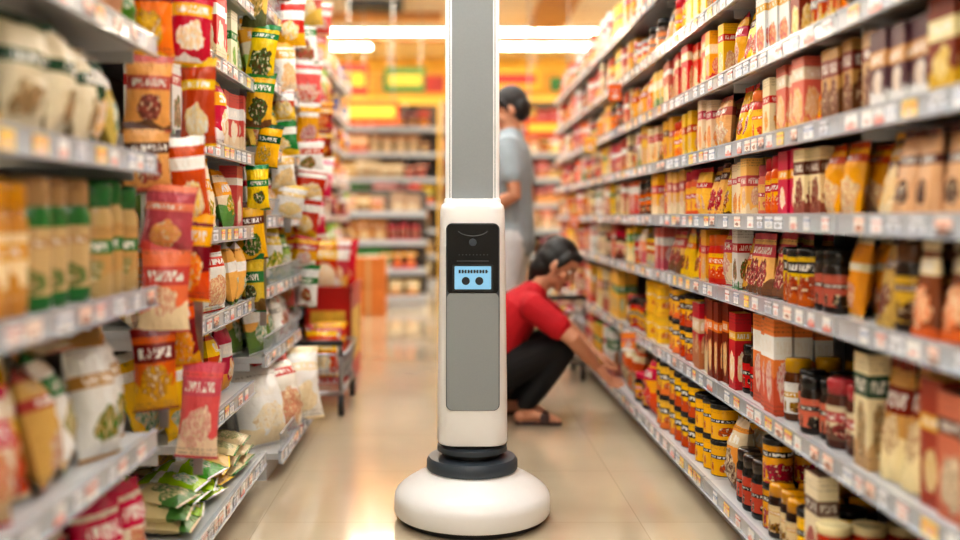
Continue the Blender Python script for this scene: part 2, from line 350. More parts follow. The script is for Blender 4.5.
# ------------------------------------------------------------ RIGHT gondola
XR=0.87; XRB=0.825
jr=[2.12+0.955*k for k in range(-2,7)]
LR=[0.115,0.42,0.735,0.965,1.185,1.415,1.655,1.90]
shelf_unit('grocery_shelf',1,XR,jr[0],jr[-1],LR,0.40,2.16,xbot=XRB,joints=jr)
G=newG()
def zf(tab):
    def f(y):
        for lim,z in tab:
            if y<lim: return z if (R()<.88 or z=='yjar') else 'mixfar'
        return tab[-1][1]
    return f
ZR=[zf([(2.7,'djar'),(3.0,'orgbag'),(3.9,'yjar'),(4.9,'redbag'),(99,'mixfar')]),
    zf([(1.85,'brnbox'),(2.15,'green'),(2.95,'djar2'),(3.5,'orange'),(4.3,'yjar'),(99,'mixfar')]),
    zf([(2.08,'coffee'),(2.5,'djar'),(3.05,'yellow'),(4.2,'yellow'),(99,'mixfar')]),
    zf([(2.1,'coffee'),(2.35,'darkpk'),(2.6,'orange'),(3.1,'yellow'),(4.2,'yellow'),(99,'mixfar')]),
    zf([(2.15,'darkpk'),(2.55,'orange'),(3.6,'yellow'),(4.2,'yellow'),(99,'mixfar')]),
    zf([(2.3,'darkpk'),(2.6,'red'),(3.2,'yellow'),(4.0,'orange'),(99,'mixfar')]),
    zf([(2.6,'coffee'),(3.0,'red'),(3.4,'mixfar'),(4.0,'yellow'),(99,'mixfar')]),
    zf([(3,'red'),(99,'mixfar')])]
for i,z in enumerate(LR):
    gap=(LR[i+1] if i+1<len(LR) else 2.15)-z-0.02
    for a,b in zip(jr[:-1],jr[1:]):
        fill(G,XRB if i==0 else XR,1,a,b,z,gap,ZR[i],rows=3 if a<3.5 else 2,jit=.2)
dump(G,NAMES_R)
g=Goods()
for (y,z,c) in ((4.75,1.60,C(ORG,RED,WHT)),(4.4,.40,C((240,140,40),RED,WHT)),(5.6,1.40,C(YEL,RED,WHT)),(6.3,.95,C(ORG,WHT,RED))):
    g.add('box',(XR-.045,y,z-.06),(.065,.002,.085),0.0,c)
g.obj('shelf_talker_cards',M_PRINT)
# ------------------------------------------------------------ LEFT gondolas
XL=-0.68
G=newG()
L1=[0.13,0.47,0.80,1.10,1.37,1.66,1.92]
shelf_unit('grocery_shelf',-1,XL,0.35,2.19,L1,0.42,2.12,joints=[0.35,1.27,2.19])
for z,gp,zn in ((L1[0],.31,'lcello'),(L1[1],.285,'lcello'),(L1[2],.28,'lbeige'),(L1[3],.25,'lgreen'),(L1[4],.26,'lgreen'),(L1[5],.24,'lwhite'),(L1[6],.24,'lmix')):
    for a,b in ((0.35,1.27),(1.27,2.19)): fill(G,XL,-1,a,b,z,gp,zn,rows=2,jit=.2 if zn=='lbeige' else 1.0)
for a,b in ((1.27,2.19),(.35,1.27)):
    y=a+.03
    while y<b-.16:
        c=vary(random.choice(Z['ltray'])[4]); ww=.14
        for q in range(4): G['box'].add('box',(XL-.31,y+ww/2,.4705+q*.07),(ww,.14,.066),math.pi/2+(R()-.5)*.1,c)
        y+=ww+.01
L2=[0.12,0.375,0.67,0.925,1.18,1.44,1.70,1.95]
shelf_unit('grocery_shelf',-1,-0.70,2.44,3.38,L2,0.40,2.15,xbot=-0.66,joints=[2.44,3.38])
fill(G,-.655,-1,2.46,3.38,L2[0],.14,'lflat',rows=2,jit=.6,flat=True)
for z,gp,zn in zip(L2[1:],(.27,.23,.23,.24,.24,.23,.23),('lwhite','lwhite','lmix','lmix','lmix','lred','lwhite')):
    fill(G,-0.70,-1,2.44,3.38,z,gp,zn,rows=2,jit=1.0)
L3=[0.10,0.45,0.70,0.96,1.22,1.48,1.74,1.98]
shelf_unit('grocery_shelf',-1,-0.68,3.46,4.30,L3,0.42,2.2,xbot=-0.62,joints=[3.46,4.30],wire=True)
for z,gp,zn in zip(L3[1:],(.24,.24,.24,.24,.24,.22,.2),('lwhite','lwhite','lwhite','lred','lwhite','lred','lfar')):
    fill(G,-0.69,-1,3.46,4.30,z,gp,zn,rows=2,jit=1.3)
L4=[0.12,0.42,0.70,0.96,1.22,1.48,1.74,2.0]
j4=[4.36,5.3,6.24,7.18,8.12]
shelf_unit('grocery_shelf',-1,-0.86,4.36,8.12,L4,0.40,2.25,joints=j4)
for z in L4:
    for a,b in zip(j4[:-1],j4[1:]): fill(G,-0.86,-1,a,b,z,.24,'lfar',rows=2,jit=1.2)
dump(G,NAMES_L)
g=Goods()
for (x,y,z,w,h,d,an,c,ln) in ((-.70,3.58,.101,.24,.30,.16,.9,C(WHT,WHT,CRM),-.25),(-.66,3.80,.101,.26,.31,.17,1.1,C((240,236,224),RED,CRM),-.3),(-.64,4.02,.101,.26,.31,.18,.6,C(WHT,CRM,(240,226,196)),-.3),(-.66,4.20,.101,.24,.28,.16,1.3,C(WHT,YEL,CRM),-.35),
     (-.80,3.70,.101,.26,.32,.14,1.5,C((238,234,224),TAN,CRM),-.1),(-.80,4.05,.101,.28,.32,.14,1.4,C(WHT,GRN,YEL),-.1)):
    g.add('pouch',(x,y,z),(w,d,h),an,c,lean=ln,seed=.3+.1*R())
g.obj('rice_sacks',M_FILM)
def strip(name,x,y,z0,z1,cols,w=.115,h=.2,face=0.0,n=1):
    e=empty(name,(x,y,z0)); m=MB(); m.box(-0.012,0.012,0.012,0.016,-0.05,z1-z0+.06)
    m.box(-0.18,0,.012,.018,z1-z0+.04,z1-z0+.055)
    m.obj('clip_strip',M_STEEL,e); g=Goods(); z=z0
    while z<z1-0.02:
        hh=h*(.75+.4*R()); c=vary(random.choice(cols))
        for q in range(n):
            g.add('pouch',((R()-.5)*.045+(q-(n-1)/2)*w*.7,-0.025-q*.02-R()*.02,z-z0),(w*(.8+.4*R()),.05,hh),face+(R()-.5)*1.0,c,lean=-.05+.15*R(),tilt=(R()-.5)*.3)
        z+=hh*(.85+.12*R())
    g.obj('packets',M_FILM,e)
strip('hanging_snack_strip',-0.70,2.31,.50,1.75,[C(RED,(236,120,30),YEL),C((228,90,20),RED,CRM),C((230,120,50),WHT,RED),C((240,150,30),RED,BRN),C(YEL,RED,ORG),C(ORG,YEL,DRED)],w=.12,h=.2,face=.35)
strip('hanging_snack_strip',-0.64,2.40,.36,1.7,[C((214,66,24),RED,CRM),C(RED,YEL,WHT),C((236,160,60),(214,70,20),RED),C(DRED,ORG,YEL),C(RED,GRN,YEL)],w=.10,h=.21,face=.2)
strip('hanging_snack_strip',-0.675,3.42,.62,1.85,[C((50,60,24),YEL,(236,190,20)),C(YEL,YEL,DGR),C(YEL,BRN,CRM),C((240,190,30),GRN,BRN)],w=.10,h=.2,face=.1)
strip('hanging_snack_strip',-0.66,3.85,.95,2.0,[C(WHT,RED,GRN),C(GRN,WHT,YEL),C(WHT,YEL,CRM),C(RED,WHT,YEL)],w=.12,h=.17,face=.3)
strip('hanging_snack_strip',-0.70,4.33,.55,2.0,[C(WHT,RED,GRN),C(RED,WHT,YEL),C(LGR,WHT,GRN),C(PNK,WHT,RED),C(YEL,RED,WHT)],w=.13,h=.19,face=.1,n=2)
strip('hanging_snack_strip',-0.76,5.2,.85,2.1,[C(RED,RED,YEL),C(DRED,YEL,RED),C(PNK,WHT,RED),C(YEL,RED,WHT)],w=.13,h=.2,face=.1,n=2)
# ------------------------------------------------------------ ROBOT
rob=empty('inventory_scanning_robot',(0.071,3.06,0))
M_WHITE=mat('robot_white_shell',(247,248,248),0.3,noise=0.01,coat=0.3)
M_GREY=mat('robot_grey_panel',(152,160,163),0.45,noise=0.03,nscale=200)
M_CHAR=mat('robot_charcoal',(66,76,86),0.4)
M_GLOSS=mat('robot_black_glass',(9,10,12),0.18,spec=.3)
M_SCR=mat('robot_screen_lcd',(120,170,200),0.2,emit=(130,190,225),estr=0.5)
M_INK=mat('screen_ink',(16,24,36),0.3)
def rrect(hw,hd,r,n=6):
    pts=[]
    for cx,cy,a0 in ((hw-r,hd-r,0),(-hw+r,hd-r,90),(-hw+r,-hd+r,180),(hw-r,-hd+r,270)):
        for i in range(n+1):
            a=math.radians(a0+90*i/n); pts.append((cx+r*math.cos(a),cy+r*math.sin(a)))
    return pts
def rloft(name,layers,m,parent,axis='z',loc=(0,0,0)):
    v=[];f=[]
    for (z,hw,hd,r) in layers:
        for x,y in rrect(hw,hd,r): v.append((x,y,z) if axis=='z' else (x,z,y))
    n=28; m_=len(layers)
    for j in range(m_-1):
        for i in range(n):
            q=(j*n+i,j*n+(i+1)%n,(j+1)*n+(i+1)%n,(j+1)*n+i); f.append(q if axis=='z' else q[::-1])
    a=tuple(range(n)); b=tuple((m_-1)*n+i for i in range(n))
    f.append(a[::-1] if axis=='z' else a); f.append(b if axis=='z' else b[::-1])
    o=mkobj(name,v,f,m,parent,True); o.location=loc
    md=o.modifiers.new('es','EDGE_SPLIT'); md.split_angle=math.radians(35)
    return o
def lathe(name,prof,m,parent,n=96,loc=(0,0,0),axis='z'):
    b=MB(); b.lathe(prof,(0,0,0),n,axis); o=b.obj(name,m,parent,True); o.location=loc
    md=o.modifiers.new('es','EDGE_SPLIT'); md.split_angle=math.radians(40); return o
lathe('drive_skirt',[(.225,.0),(.232,.004),(.232,.022)],M_DARK,rob)
lathe('base_dome',[(.236,.018),(.246,.02),(.25,.027),(.25,.066),(.248,.078),(.242,.089),(.232,.099),(.215,.112),(.19,.127),(.165,.140),(.148,.150),(.142,.155),(.12,.158)],M_WHITE,rob)
lathe('base_collar',[(.13,.154),(.143,.157),(.146,.162),(.146,.184),(.138,.196),(.11,.199),(.10,.199)],M_CHAR,rob)
lathe('swivel_neck',[(.088,.196),(.088,.27)],M_DARK,rob)
lathe('swivel_ring',[(.10,.214),(.112,.217),(.112,.232),(.104,.236)],M_CHAR,rob)
rloft('torso_shell',[(.245,.094,.086,.05),(.2475,.106,.096,.055),(.256,.111,.1,.055),(.40,.1105,.1,.055),(.70,.1065,.1,.055),(.94,.103,.1,.05),(.985,.102,.0995,.05),(1.0,.099,.096,.05),(1.007,.092,.088,.045)],M_WHITE,rob)
rloft('mast',[(1.0,.086,.05,.012),(1.70,.086,.05,.012),(1.715,.082,.046,.012)],M_WHITE,rob)
rloft('mast_panel',[(-.053,.064,.345,.004),(-.049,.066,.347,.005)],M_GREY,rob,'y',(0,0,1.355))
rloft('mast_foot',[(1.003,.092,.06,.02),(1.02,.09,.056,.018),(1.024,.086,.05,.015)],M_WHITE,rob)
mg=MB(); mg.box(-.0725,-.0705,-.0512,-.0495,1.02,1.7); mg.box(.0705,.0725,-.0512,-.0495,1.02,1.7); mg.obj('mast_shadow_lines',M_CHAR,rob)  # thin shadows beside the mast panel, put in as charcoal strips
rloft('front_panel',[(-.1045,.080,.1825,.018),(-.099,.082,.1845,.02)],M_GREY,rob,'y',(0,0,.545))
rloft('panel_gasket',[(-.102,.0835,.292,.02),(-.098,.0835,.292,.02)],M_CHAR,rob,'y',(0,0,.6525))
rloft('sensor_window',[(-.106,.079,.1065,.012),(-.099,.081,.1085,.014)],M_GLOSS,rob,'y',(0,0,.8335))
rloft('screen_bezel',[(-.1068,.064,.042,.004),(-.105,.064,.042,.004)],M_DARK,rob,'y',(0,0,.775))
rloft('screen',[(-.1076,.057,.036,.003),(-.106,.057,.036,.003)],M_SCR,rob,'y',(0,0,.775))
ink=MB()
for i in range(10):
    x=-.044+i*.0092
    ink.box(x,x+.0062,-.1084,-.1077,.789,.7995)
    if i%2: ink.box(x+.006,x+.009,-.1084,-.1077,.793,.795)
ink.obj('screen_text',M_INK,rob)
for nm,x in (('screen_eye_1',-.022),('screen_eye_2',.020)):
    lathe(nm,[(.0125,-.1086),(.0125,-.1077)],M_INK,rob,24,(x,0,.765),'y')
arc=MB()
for i in range(14):
    a0=math.radians(205+i*9.3); a1=math.radians(205+(i+1)*9.3)
    arc.tube((.05*math.cos(a0),-.107,.93+.05*math.sin(a0)*.5),(.05*math.cos(a1),-.107,.93+.05*math.sin(a1)*.5),.0012,5)
for i in range(9):
    x=-.044+i*.011; arc.box(x,x+.003,-.1072,-.106,.845,.8475)
arc.box(-.05,.05,-.1068,-.1055,.826,.828)
arc.obj('sensor_markings',mat('sensor_mark_grey',(90,94,98),.4),rob)
lathe('camera_lens',[(.009,-.1085),(.012,-.1085),(.012,-.1055)],M_CHAR,rob,24,(0,0,.885),'y')
# ------------------------------------------------------------ PEOPLE
class Body:
    def __init__(s): s.v=[];s.f=[];s.lab=[]
    def loft(s,pts,rad,side,lab,n=18):
        pts=[Vector(p) for p in pts]; rad=[(r,r) if not isinstance(r,tuple) else r for r in rad]
        rings=[]; side=Vector(side)
        def frame(d):
            a=(side-d*side.dot(d)); 
            if a.length<1e-4: a=d.orthogonal()
            a.normalize(); return a,d.cross(a).normalized()
        dirs=[]
        for i in range(len(pts)):
            if i==0:d=pts[1]-pts[0]
            elif i==len(pts)-1:d=pts[-1]-pts[-2]
            else:d=(pts[i+1]-pts[i]).normalized()+(pts[i]-pts[i-1]).normalized()
            dirs.append(d.normalized())
        def ring(p,d,ra,rb): 
            a,b=frame(d); return [p+a*ra*math.cos(t)+b*rb*math.sin(t) for t in [2*math.pi*k/n for k in range(n)]]
        r0=rad[0]; m0=min(r0)
        for t in (80,55,30): 
            q=math.radians(t); rings.append(ring(pts[0]-dirs[0]*m0*math.sin(q),dirs[0],r0[0]*math.cos(q),r0[1]*math.cos(q)))
        for i in range(len(pts)):
            rings.append(ring(pts[i],dirs[i],*rad[i]))
            if i<len(pts)-1:
                for t in (.33,.67):
                    d=dirs[i].lerp(dirs[i+1],t).normalized()
                    rings.append(ring(pts[i].lerp(pts[i+1],t),d,rad[i][0]*(1-t)+rad[i+1][0]*t,rad[i][1]*(1-t)+rad[i+1][1]*t))
        r1=rad[-1]; m1=min(r1)
        for t in (30,55,80):
            q=math.radians(t); rings.append(ring(pts[-1]+dirs[-1]*m1*math.sin(q),dirs[-1],r1[0]*math.cos(q),r1[1]*math.cos(q)))
        k=len(s.v)
        for r in rings: s.v+=[tuple(p) for p in r]
        nf=0
        for j in range(len(rings)-1):
            for i in range(n):
                s.f.append((k+j*n+i,k+j*n+(i+1)%n,k+(j+1)*n+(i+1)%n,k+(j+1)*n+i)); nf+=1
        s.f.append(tuple(k+i for i in range(n))[::-1]); s.f.append(tuple(k+(len(rings)-1)*n+i for i in range(n))); nf+=2
        s.lab+=[lab]*nf
    def ell(s,c,ax,rad,lab,n=18,m=12):
        c=Vector(c); k=len(s.v)
        for j in range(1,m):
            t=math.pi*j/m
            for i in range(n):
                p=2*math.pi*i/n
                s.v.append(tuple(c+ax[0]*rad[0]*math.sin(t)*math.cos(p)+ax[1]*rad[1]*math.sin(t)*math.sin(p)+ax[2]*rad[2]*math.cos(t)))
        nf=0
        for j in range(m-2):
            for i in range(n): s.f.append((k+j*n+i,k+(j+1)*n+i,k+(j+1)*n+(i+1)%n,k+j*n+(i+1)%n)); nf+=1
        s.f.append(tuple(k+i for i in range(n))); s.f.append(tuple(k+(m-2)*n+i for i in range(n))[::-1]); s.lab+=[lab]*(nf+2)
    def finish(s,name,mats,parent,vox=.0036):
        o=mkobj(name+'_tmp',s.v,s.f,mats[0])
        bm=bmesh.new(); bm.from_mesh(o.data); bmesh.ops.recalc_face_normals(bm,faces=bm.faces); bm.to_mesh(o.data); bm.free()
        md=o.modifiers.new('r','REMESH'); md.mode='VOXEL'; md.voxel_size=vox
        ms=o.modifiers.new('s','SMOOTH'); ms.factor=.5; ms.iterations=5
        dg=bpy.context.evaluated_depsgraph_get(); me=bpy.data.meshes.new_from_object(o.evaluated_get(dg))
        bvh=BVHTree.FromPolygons(s.v,s.f)
        me.materials.clear()
        for m in mats: me.materials.append(m)
        idx=[0]*len(me.polygons)
        for i,p in enumerate(me.polygons):
            h=bvh.find_nearest(p.center); idx[i]=s.lab[h[2]]
        me.polygons.foreach_set('material_index',idx); me.polygons.foreach_set('use_smooth',[True]*len(idx)); me.update(); me.name=name
        bpy.data.objects.remove(o)
        q=bpy.data.objects.new(name,me); COL.objects.link(q); q.parent=parent; q.location=-parent.location
        return q
def hand(B,w,d,n,t,curl,lab):
    w=Vector(w); d=Vector(d).normalized(); t=Vector(t); t=(t-d*t.dot(d)).normalized(); n_=d.cross(t).normalized()
    n=n_ if n_.dot(Vector(n))>0 else -n_
    B.loft([w-d*.01,w+d*.03,w+d*.078],[(.026,.019),(.036,.017),(.039,.013)],t,lab)
    for i,(o,l) in enumerate(((.032,.068),(.0108,.077),(-.0108,.071),(-.032,.055))):
        dd=(d+t*(o*3.0)).normalized(); p=w+d*.078+t*o; pts=[p]; 
        for q,fr in enumerate((.42,.31,.27)):
            a=curl*(q+.6); e=(dd*math.cos(a)+n*math.sin(a)); p=p+e*l*fr; pts.append(p)
        B.loft(pts,[.0092,.0088,.0082,.0072],t,lab,10)
    b=w+d*.022+t*.026; d1=(d*.6+t*.7+n*.35).normalized(); d2=(d*.85+t*.3+n*.4).normalized()
    B.loft([b,b+d1*.032,b+d1*.032+d2*.03,b+d1*.032+d2*.052],[.013,.0115,.010,.008],n,lab,10)
def head(B,c,F,U,skin,hair,parts,female):
    F=Vector(F).normalized(); U=Vector(U); U=(U-F*U.dot(F)).normalized(); Sd=U.cross(F).normalized(); ax=(Sd,F,U)
    P=lambda s_,f_,u_: Vector(c)+Sd*s_+F*f_+U*u_
    B.ell(P(0,0,.03),ax,(.073,.092,.088),skin)
    B.ell(P(0,.022,-.04),ax,(.058,.066,.066),skin)
    B.ell(P(0,.062,-.088),ax,(.024,.02,.02),skin)
    B.loft([P(0,.088,.012),P(0,.104,-.02),P(0,.105,-.03)],[.008,.012,.013],Sd,skin,10)
    B.ell(P(.011,.096,-.031),ax,(.008,.009,.007),skin,10,8); B.ell(P(-.011,.096,-.031),ax,(.008,.009,.007),skin,10,8)
    B.loft([P(-.035,.078,.022),P(0,.088,.026),P(.035,.078,.022)],[.008,.009,.008],U,skin,10)
    B.loft([P(-.02,.082,-.058),P(0,.09,-.056),P(.02,.082,-.058)],[.005,.0065,.005],U,4,10)
    B.loft([P(-.017,.081,-.066),P(0,.088,-.067),P(.017,.081,-.066)],[.005,.0065,.005],U,4,10)
    for s_ in (-1,1):
        B.ell(P(s_*(.074 if not female else .079),-.002+(.012 if female else 0),-.012),ax,(.010,.019,.031),skin,12,8)
        B.ell(P(s_*.046,.060,-.03),ax,(.022,.024,.02),skin,12,8)
    B.ell(P(0,-.012,.045),ax,(.082,.096,.090),hair)
    B.ell(P(0,-.04,.0),ax,(.078,.072,.082),hair)
    if female:
        B.ell(P(0,-.028,.01),ax,(.086,.078,.085),hair)
        B.ell(P(0,-.045,-.04),ax,(.078,.064,.068),hair)
        B.loft([P(0,-.06,-.02),P(0,-.07,-.07),P(0,-.06,-.115)],[(.074,.045),(.07,.04),(.05,.025)],Sd,hair)
        B.loft([P(-.05,.062,.075),P(0,.076,.078),P(.05,.062,.075)],[.02,.021,.02],U,hair)
        for s_ in (-1,1):
            B.loft([P(s_*.062,.045,.07),P(s_*.074,.03,.03),P(s_*.078,.02,-.01)],[(.024,.016),(.024,.014),(.014,.008)],F,hair,12)
    else:
        B.loft([P(-.045,.058,.085),P(0,.07,.09),P(.045,.058,.085)],[.018,.02,.018],U,hair)
        for s_ in (-1,1): B.loft([P(s_*.066,.028,.05),P(s_*.073,.018,.02),P(s_*.073,.014,-.012)],[.018,.013,.007],F,hair,10)
    return P,Sd,F,U
def eyes(P,Sd,F,U,parent,mw,mi,mb):
    ax=(Sd,F,U)
    for k,s_ in enumerate((-1,1)):
        for nm,cc,rr,mm in (('eyeball_%d'%(k+1),P(s_*.031,.078,.0),(.013,.011,.009),mw),('iris_%d'%(k+1),P(s_*.031,.0855,.0),(.006,.005,.006),mi)):
            b=Body(); b.ell(cc,ax,rr,0,12,8); o=mkobj(nm,b.v,b.f,mm,parent,True); o.location=-parent.location
        b=Body(); b.loft([P(s_*.016,.088,.017),P(s_*.03,.089,.022),P(s_*.046,.079,.018)],[.0028,.0034,.002],U,0,8)
        o=mkobj('eyebrow_%d'%(k+1),b.v,b.f,mb,parent,True); o.location=-parent.location
M_SKIN=mat('skin_warm',(200,144,114),0.5,noise=0.06,nscale=40)
M_LIP=mat('lips',(168,92,84),0.45)
M_HAIR=mat('black_hair',(20,17,17),0.45,noise=0.3,nscale=90,bump=.3)
M_RSH=mat('red_cotton',(186,14,32),0.8,noise=0.12,nscale=14,bump=.25)
M_BPT=mat('black_trousers',(15,16,20),0.8,noise=0.2,nscale=14,bump=.25)
M_SAND=mat('sandal_brown',(60,34,28),0.6)
M_GSH=mat('grey_blue_shirt',(160,174,182),0.8,noise=0.1,nscale=12,bump=.25)
M_GPT=mat('light_grey_trousers',(214,218,222),0.8,noise=0.1,nscale=12,bump=.25)
M_SHOE=mat('dark_shoes',(46,44,46),0.6)
M_EYE=mat('eye_white',(235,232,226),0.2); M_IRIS=mat('iris_dark',(30,18,12),0.1)
V3=Vector
W=empty('crouching_woman',(.35,4.5,0)); B=Body()
Y=4.5; SY=(0,1,0)
B.loft([(.20,Y,.25),(.225,Y,.34),(.27,Y,.44),(.335,Y,.53),(.385,Y,.585)],[(.165,.115),(.155,.11),(.16,.112),(.165,.105),(.12,.075)],SY,2)
B.loft([(.195,Y,.20),(.215,Y,.27)],[(.17,.125),(.168,.122)],SY,3)
B.loft([(.375,Y,.575),(.425,Y,.64),(.455,Y,.68)],[.058,.05,.05],SY,0)
B.loft([(.365,Y,.565),(.40,Y,.605)],[(.085,.07),(.064,.058)],SY,2)
Rs=V3((.385,Y-.165,.545)); Re=V3((.55,4.245,.415)); Rw=V3((.672,4.34,.275))
Ls=V3((.40,Y+.165,.55)); Le=V3((.565,4.74,.43)); Lw=V3((.70,4.65,.30))
for s_,e_,w_ in ((Rs,Re,Rw),(Ls,Le,Lw)):
    c_=V3((.35,Y,.545)); 
    B.loft([c_.lerp(s_,.5),s_,s_.lerp(e_,.30),s_.lerp(e_,.62)],[.075,.066,.062,.06],(0,0,1),2)
    B.loft([s_,s_.lerp(e_,.5),e_,e_.lerp(w_,.35),w_],[.045,.041,.036,.036,.023],SY,0)
hand(B,Rw,(.6,.12,-.62),(.55,.1,.3),(.3,.9,.2),.35,0)
hand(B,Lw,(.75,.02,-.4),(-.3,0,-.8),(.0,-1,.1),.3,0)
for (hy,ky,ay) in ((-.09,-.115,-.10),(.09,.13,.12)):
    h=V3((.22,Y+hy,.235)); k=V3((.53,Y+ky,.375)); a=V3((.355,Y+ay,.085))
    if ay>0: a.x-=.05; k.x-=.02
    B.loft([h,h.lerp(k,.4),h.lerp(k,.8),k],[.098,.088,.072,.064],SY,3)
    B.loft([k,k.lerp(a,.3),k.lerp(a,.7),a+V3((0,0,.02))],[.062,.064,.052,.046],SY,3)
    B.loft([a,a+V3((.0,0,-.04))],[.034,.034],SY,0)
    B.loft([a+V3((-.035,0,-.048)),a+V3((.03,0,-.04)),a+V3((.09,0,-.052)),a+V3((.125,0,-.058))],[(.030,.026),(.034,.03),(.038,.022),(.032,.016)],SY,0)
    for i in range(5):
        B.loft([a+V3((.13,-.027+.0135*i,-.06)),a+V3((.155-.004*abs(i-1.5),-.029+.0145*i,-.063))],[.0085,.007],SY,0,8)
    B.loft([a+V3((-.045,0,-.076)),a+V3((.03,0,-.076)),a+V3((.10,0,-.076)),a+V3((.155,0,-.076))],[(.034,.009),(.036,.009),(.045,.009),(.038,.009)],SY,5)
    B.loft([a+V3((.08,-.042,-.07)),a+V3((.08,-.03,-.035)),a+V3((.08,0,-.026)),a+V3((.08,.03,-.035)),a+V3((.08,.042,-.07))],[(.022,.006)]*5,(1,0,0),5,10)
P,Sd,F,U=head(B,(.505,Y,.735),(.80,-.30,-.48),(.5,0,.85),0,1,None,True)
B.finish('body',[M_SKIN,M_HAIR,M_RSH,M_BPT,M_LIP,M_SAND],W)
eyes(P,Sd,F,U,W,M_EYE,M_IRIS,M_HAIR)
Mn=empty('standing_man',(.33,5.2,0)); B=Body()
F0=V3((-.97,.24,0)).normalized(); S0=V3((0,0,1)).cross(F0).normalized()
O=V3((.335,5.2,0))
Q=lambda s_,f_,u_: O+S0*s_+F0*f_+V3((0,0,u_-.02))
B.loft([Q(0,0,.84),Q(0,0,.95),Q(0,.01,1.1),Q(0,.01,1.24),Q(0,0,1.35),Q(0,.0,1.40)],[(.18,.13),(.17,.125),(.17,.12),(.185,.12),(.175,.1),(.10,.075)],S0,2)
B.loft([Q(0,.0,.82),Q(0,0,.92)],[(.165,.118),(.16,.115)],S0,3)
B.loft([Q(0,0,1.38),Q(0,.0,1.45),Q(0,.01,1.50)],[.064,.054,.054],S0,0)
for s_ in (-1,1):
    sh=Q(s_*.185,-.01,1.355); el=Q(s_*.225,-.06,1.095); wr=Q(s_*.19,.15,.99)
    B.loft([Q(s_*.09,0,1.36),sh,sh.lerp(el,.3),sh.lerp(el,.6)],[.073,.064,.062,.06],F0,2)
    B.loft([sh,sh.lerp(el,.5),el,el.lerp(wr,.35),wr],[.05,.044,.038,.037,.026],F0,0)
    hand(B,wr,(wr-el),(-S0*s_),V3((0,0,1)),.45,0)
    h=Q(s_*.09,0,.86); k=Q(s_*.10,.02,.49); a=Q(s_*.105,-.01,.11)
    B.loft([h,h.lerp(k,.5),k],[.098,.085,.066],S0,3)
    B.loft([k,k.lerp(a,.35),a.lerp(k,.05)],[.064,.064,.056],S0,3)
    B.loft([a+F0*-.045+V3((0,0,-.045)),a+F0*.03+V3((0,0,-.035)),a+F0*.12+V3((0,0,-.055)),a+F0*.175+V3((0,0,-.06))],[(.036,.04),(.04,.046),(.046,.032),(.038,.026)],S0,5)
P,Sd,F,U=head(B,Q(0,.0,1.565),(F0.x,F0.y-.1,-.35),(0,0,1),0,1,None,False)
B.finish('body',[M_SKIN,M_HAIR,M_GSH,M_GPT,M_LIP,M_SHOE],Mn,.0042)
eyes(P,Sd,F,U,Mn,M_EYE,M_IRIS,M_HAIR)

# ------------------------------------------------------------ carts
def wheel(parent,nm,loc,r=.05):
    lathe(nm,[(r*.5,-.012),(r,-.012),(r,.012),(r*.5,.012)],M_DARK,parent,24,loc,'x')
def cart(name,loc,w,l,z0,z1,fillcols,rcol,npk=8,hup=.09):
    e=empty(name,loc); m=MB(); hw=w/2; hl=l/2
    for z,k in ((z0,.86),(z0+(z1-z0)*.5,.93),(z1,1.0)):
        x=hw*k; y=hl*k; r=.006 if z==z1 else .003
        for a,b in (((-x,-y),(x,-y)),((x,-y),(x,y)),((x,y),(-x,y)),((-x,y),(-x,-y))): m.tube((a[0],a[1],z),(b[0],b[1],z),r,6)
    n=int(w/.035)
    for i in range(n+1):
        f=-1+2*i/n
        for s_ in (-1,1): m.tube((hw*.86*f,s_*hl*.86,z0),(hw*f,s_*hl,z1),.0022,5)
        m.tube((hw*.86*f,-hl*.86,z0),(hw*.86*f,hl*.86,z0),.0022,5)
    n=int(l/.035)
    for i in range(n+1):
        f=-1+2*i/n
        for s_ in (-1,1): m.tube((s_*hw*.86,hl*.86*f,z0),(s_*hw,hl*f,z1),.0022,5)
    m.obj('basket_wires',M_STEEL,e,True)
    fr=MB()
    for s_ in (-1,1):
        fr.tube((s_*hw*.9,-hl*.9,.11),(s_*hw*.9,hl*.9,.11),.011,10)
        fr.tube((s_*hw*.9,-hl*.85,.11),(s_*hw*.9,-hl*.95,z1+.0),.011,10)
        fr.tube((s_*hw*.9,hl*.85,.11),(s_*hw*.86,hl*.6,z0),.011,10)
        fr.tube((s_*hw*.9,-hl*.95,z1),(s_*hw*.9,-hl*1.1,z1+hup),.011,10)
        for q in (-1,1): fr.tube((s_*hw*.9,q*hl*.85,.11),(s_*hw*.9,q*hl*.85,.07),.008,8)
    fr.tube((-hw*.9,-hl*.9,.11),(hw*.9,-hl*.9,.11),.011,10); fr.tube((-hw*.9,hl*.9,.11),(hw*.9,hl*.9,.11),.011,10)
    fr.obj('frame',M_STEEL,e,True)
    hd=MB(); hd.tube((-hw,-hl*1.1,z1+hup),(hw,-hl*1.1,z1+hup),.014,14); hd.obj('handle',rcol,e,True)
    i=0
    for s_ in (-1,1):
        for q in (-1,1): i+=1; wheel(e,'wheel_%d'%i,(s_*hw*.9,q*hl*.85,.05))
    g=Goods()
    for k in range(npk):
        g.add('pouch',((R()-.5)*w*.35,(-.4+.8*k/max(1,npk-1))*l*.8,z0+.01+.02*R()),(.16,.09,.22),(R()-.5)*1.0,vary(fillcols[k%len(fillcols)]),lean=-.1)
    g.obj('cart_groceries',M_FILM,e)
    return e
M_RP=mat('red_plastic',(180,26,20),.35)
cart('shopping_cart',(-.66,4.86,0),.30,.62,.16,.30,[C(RED,YEL,WHT),C(WHT,RED,ORG),C((210,50,30),YEL,CRM)],M_DARK,npk=7,hup=.06)
cart('shopping_cart',(.63,5.78,0),.32,.5,.16,.40,[C(YEL,RED,WHT),C(GRN,WHT,YEL)],M_DARK)
bn=empty('red_promotion_bin',(-.70,5.75,0)); m=MB()
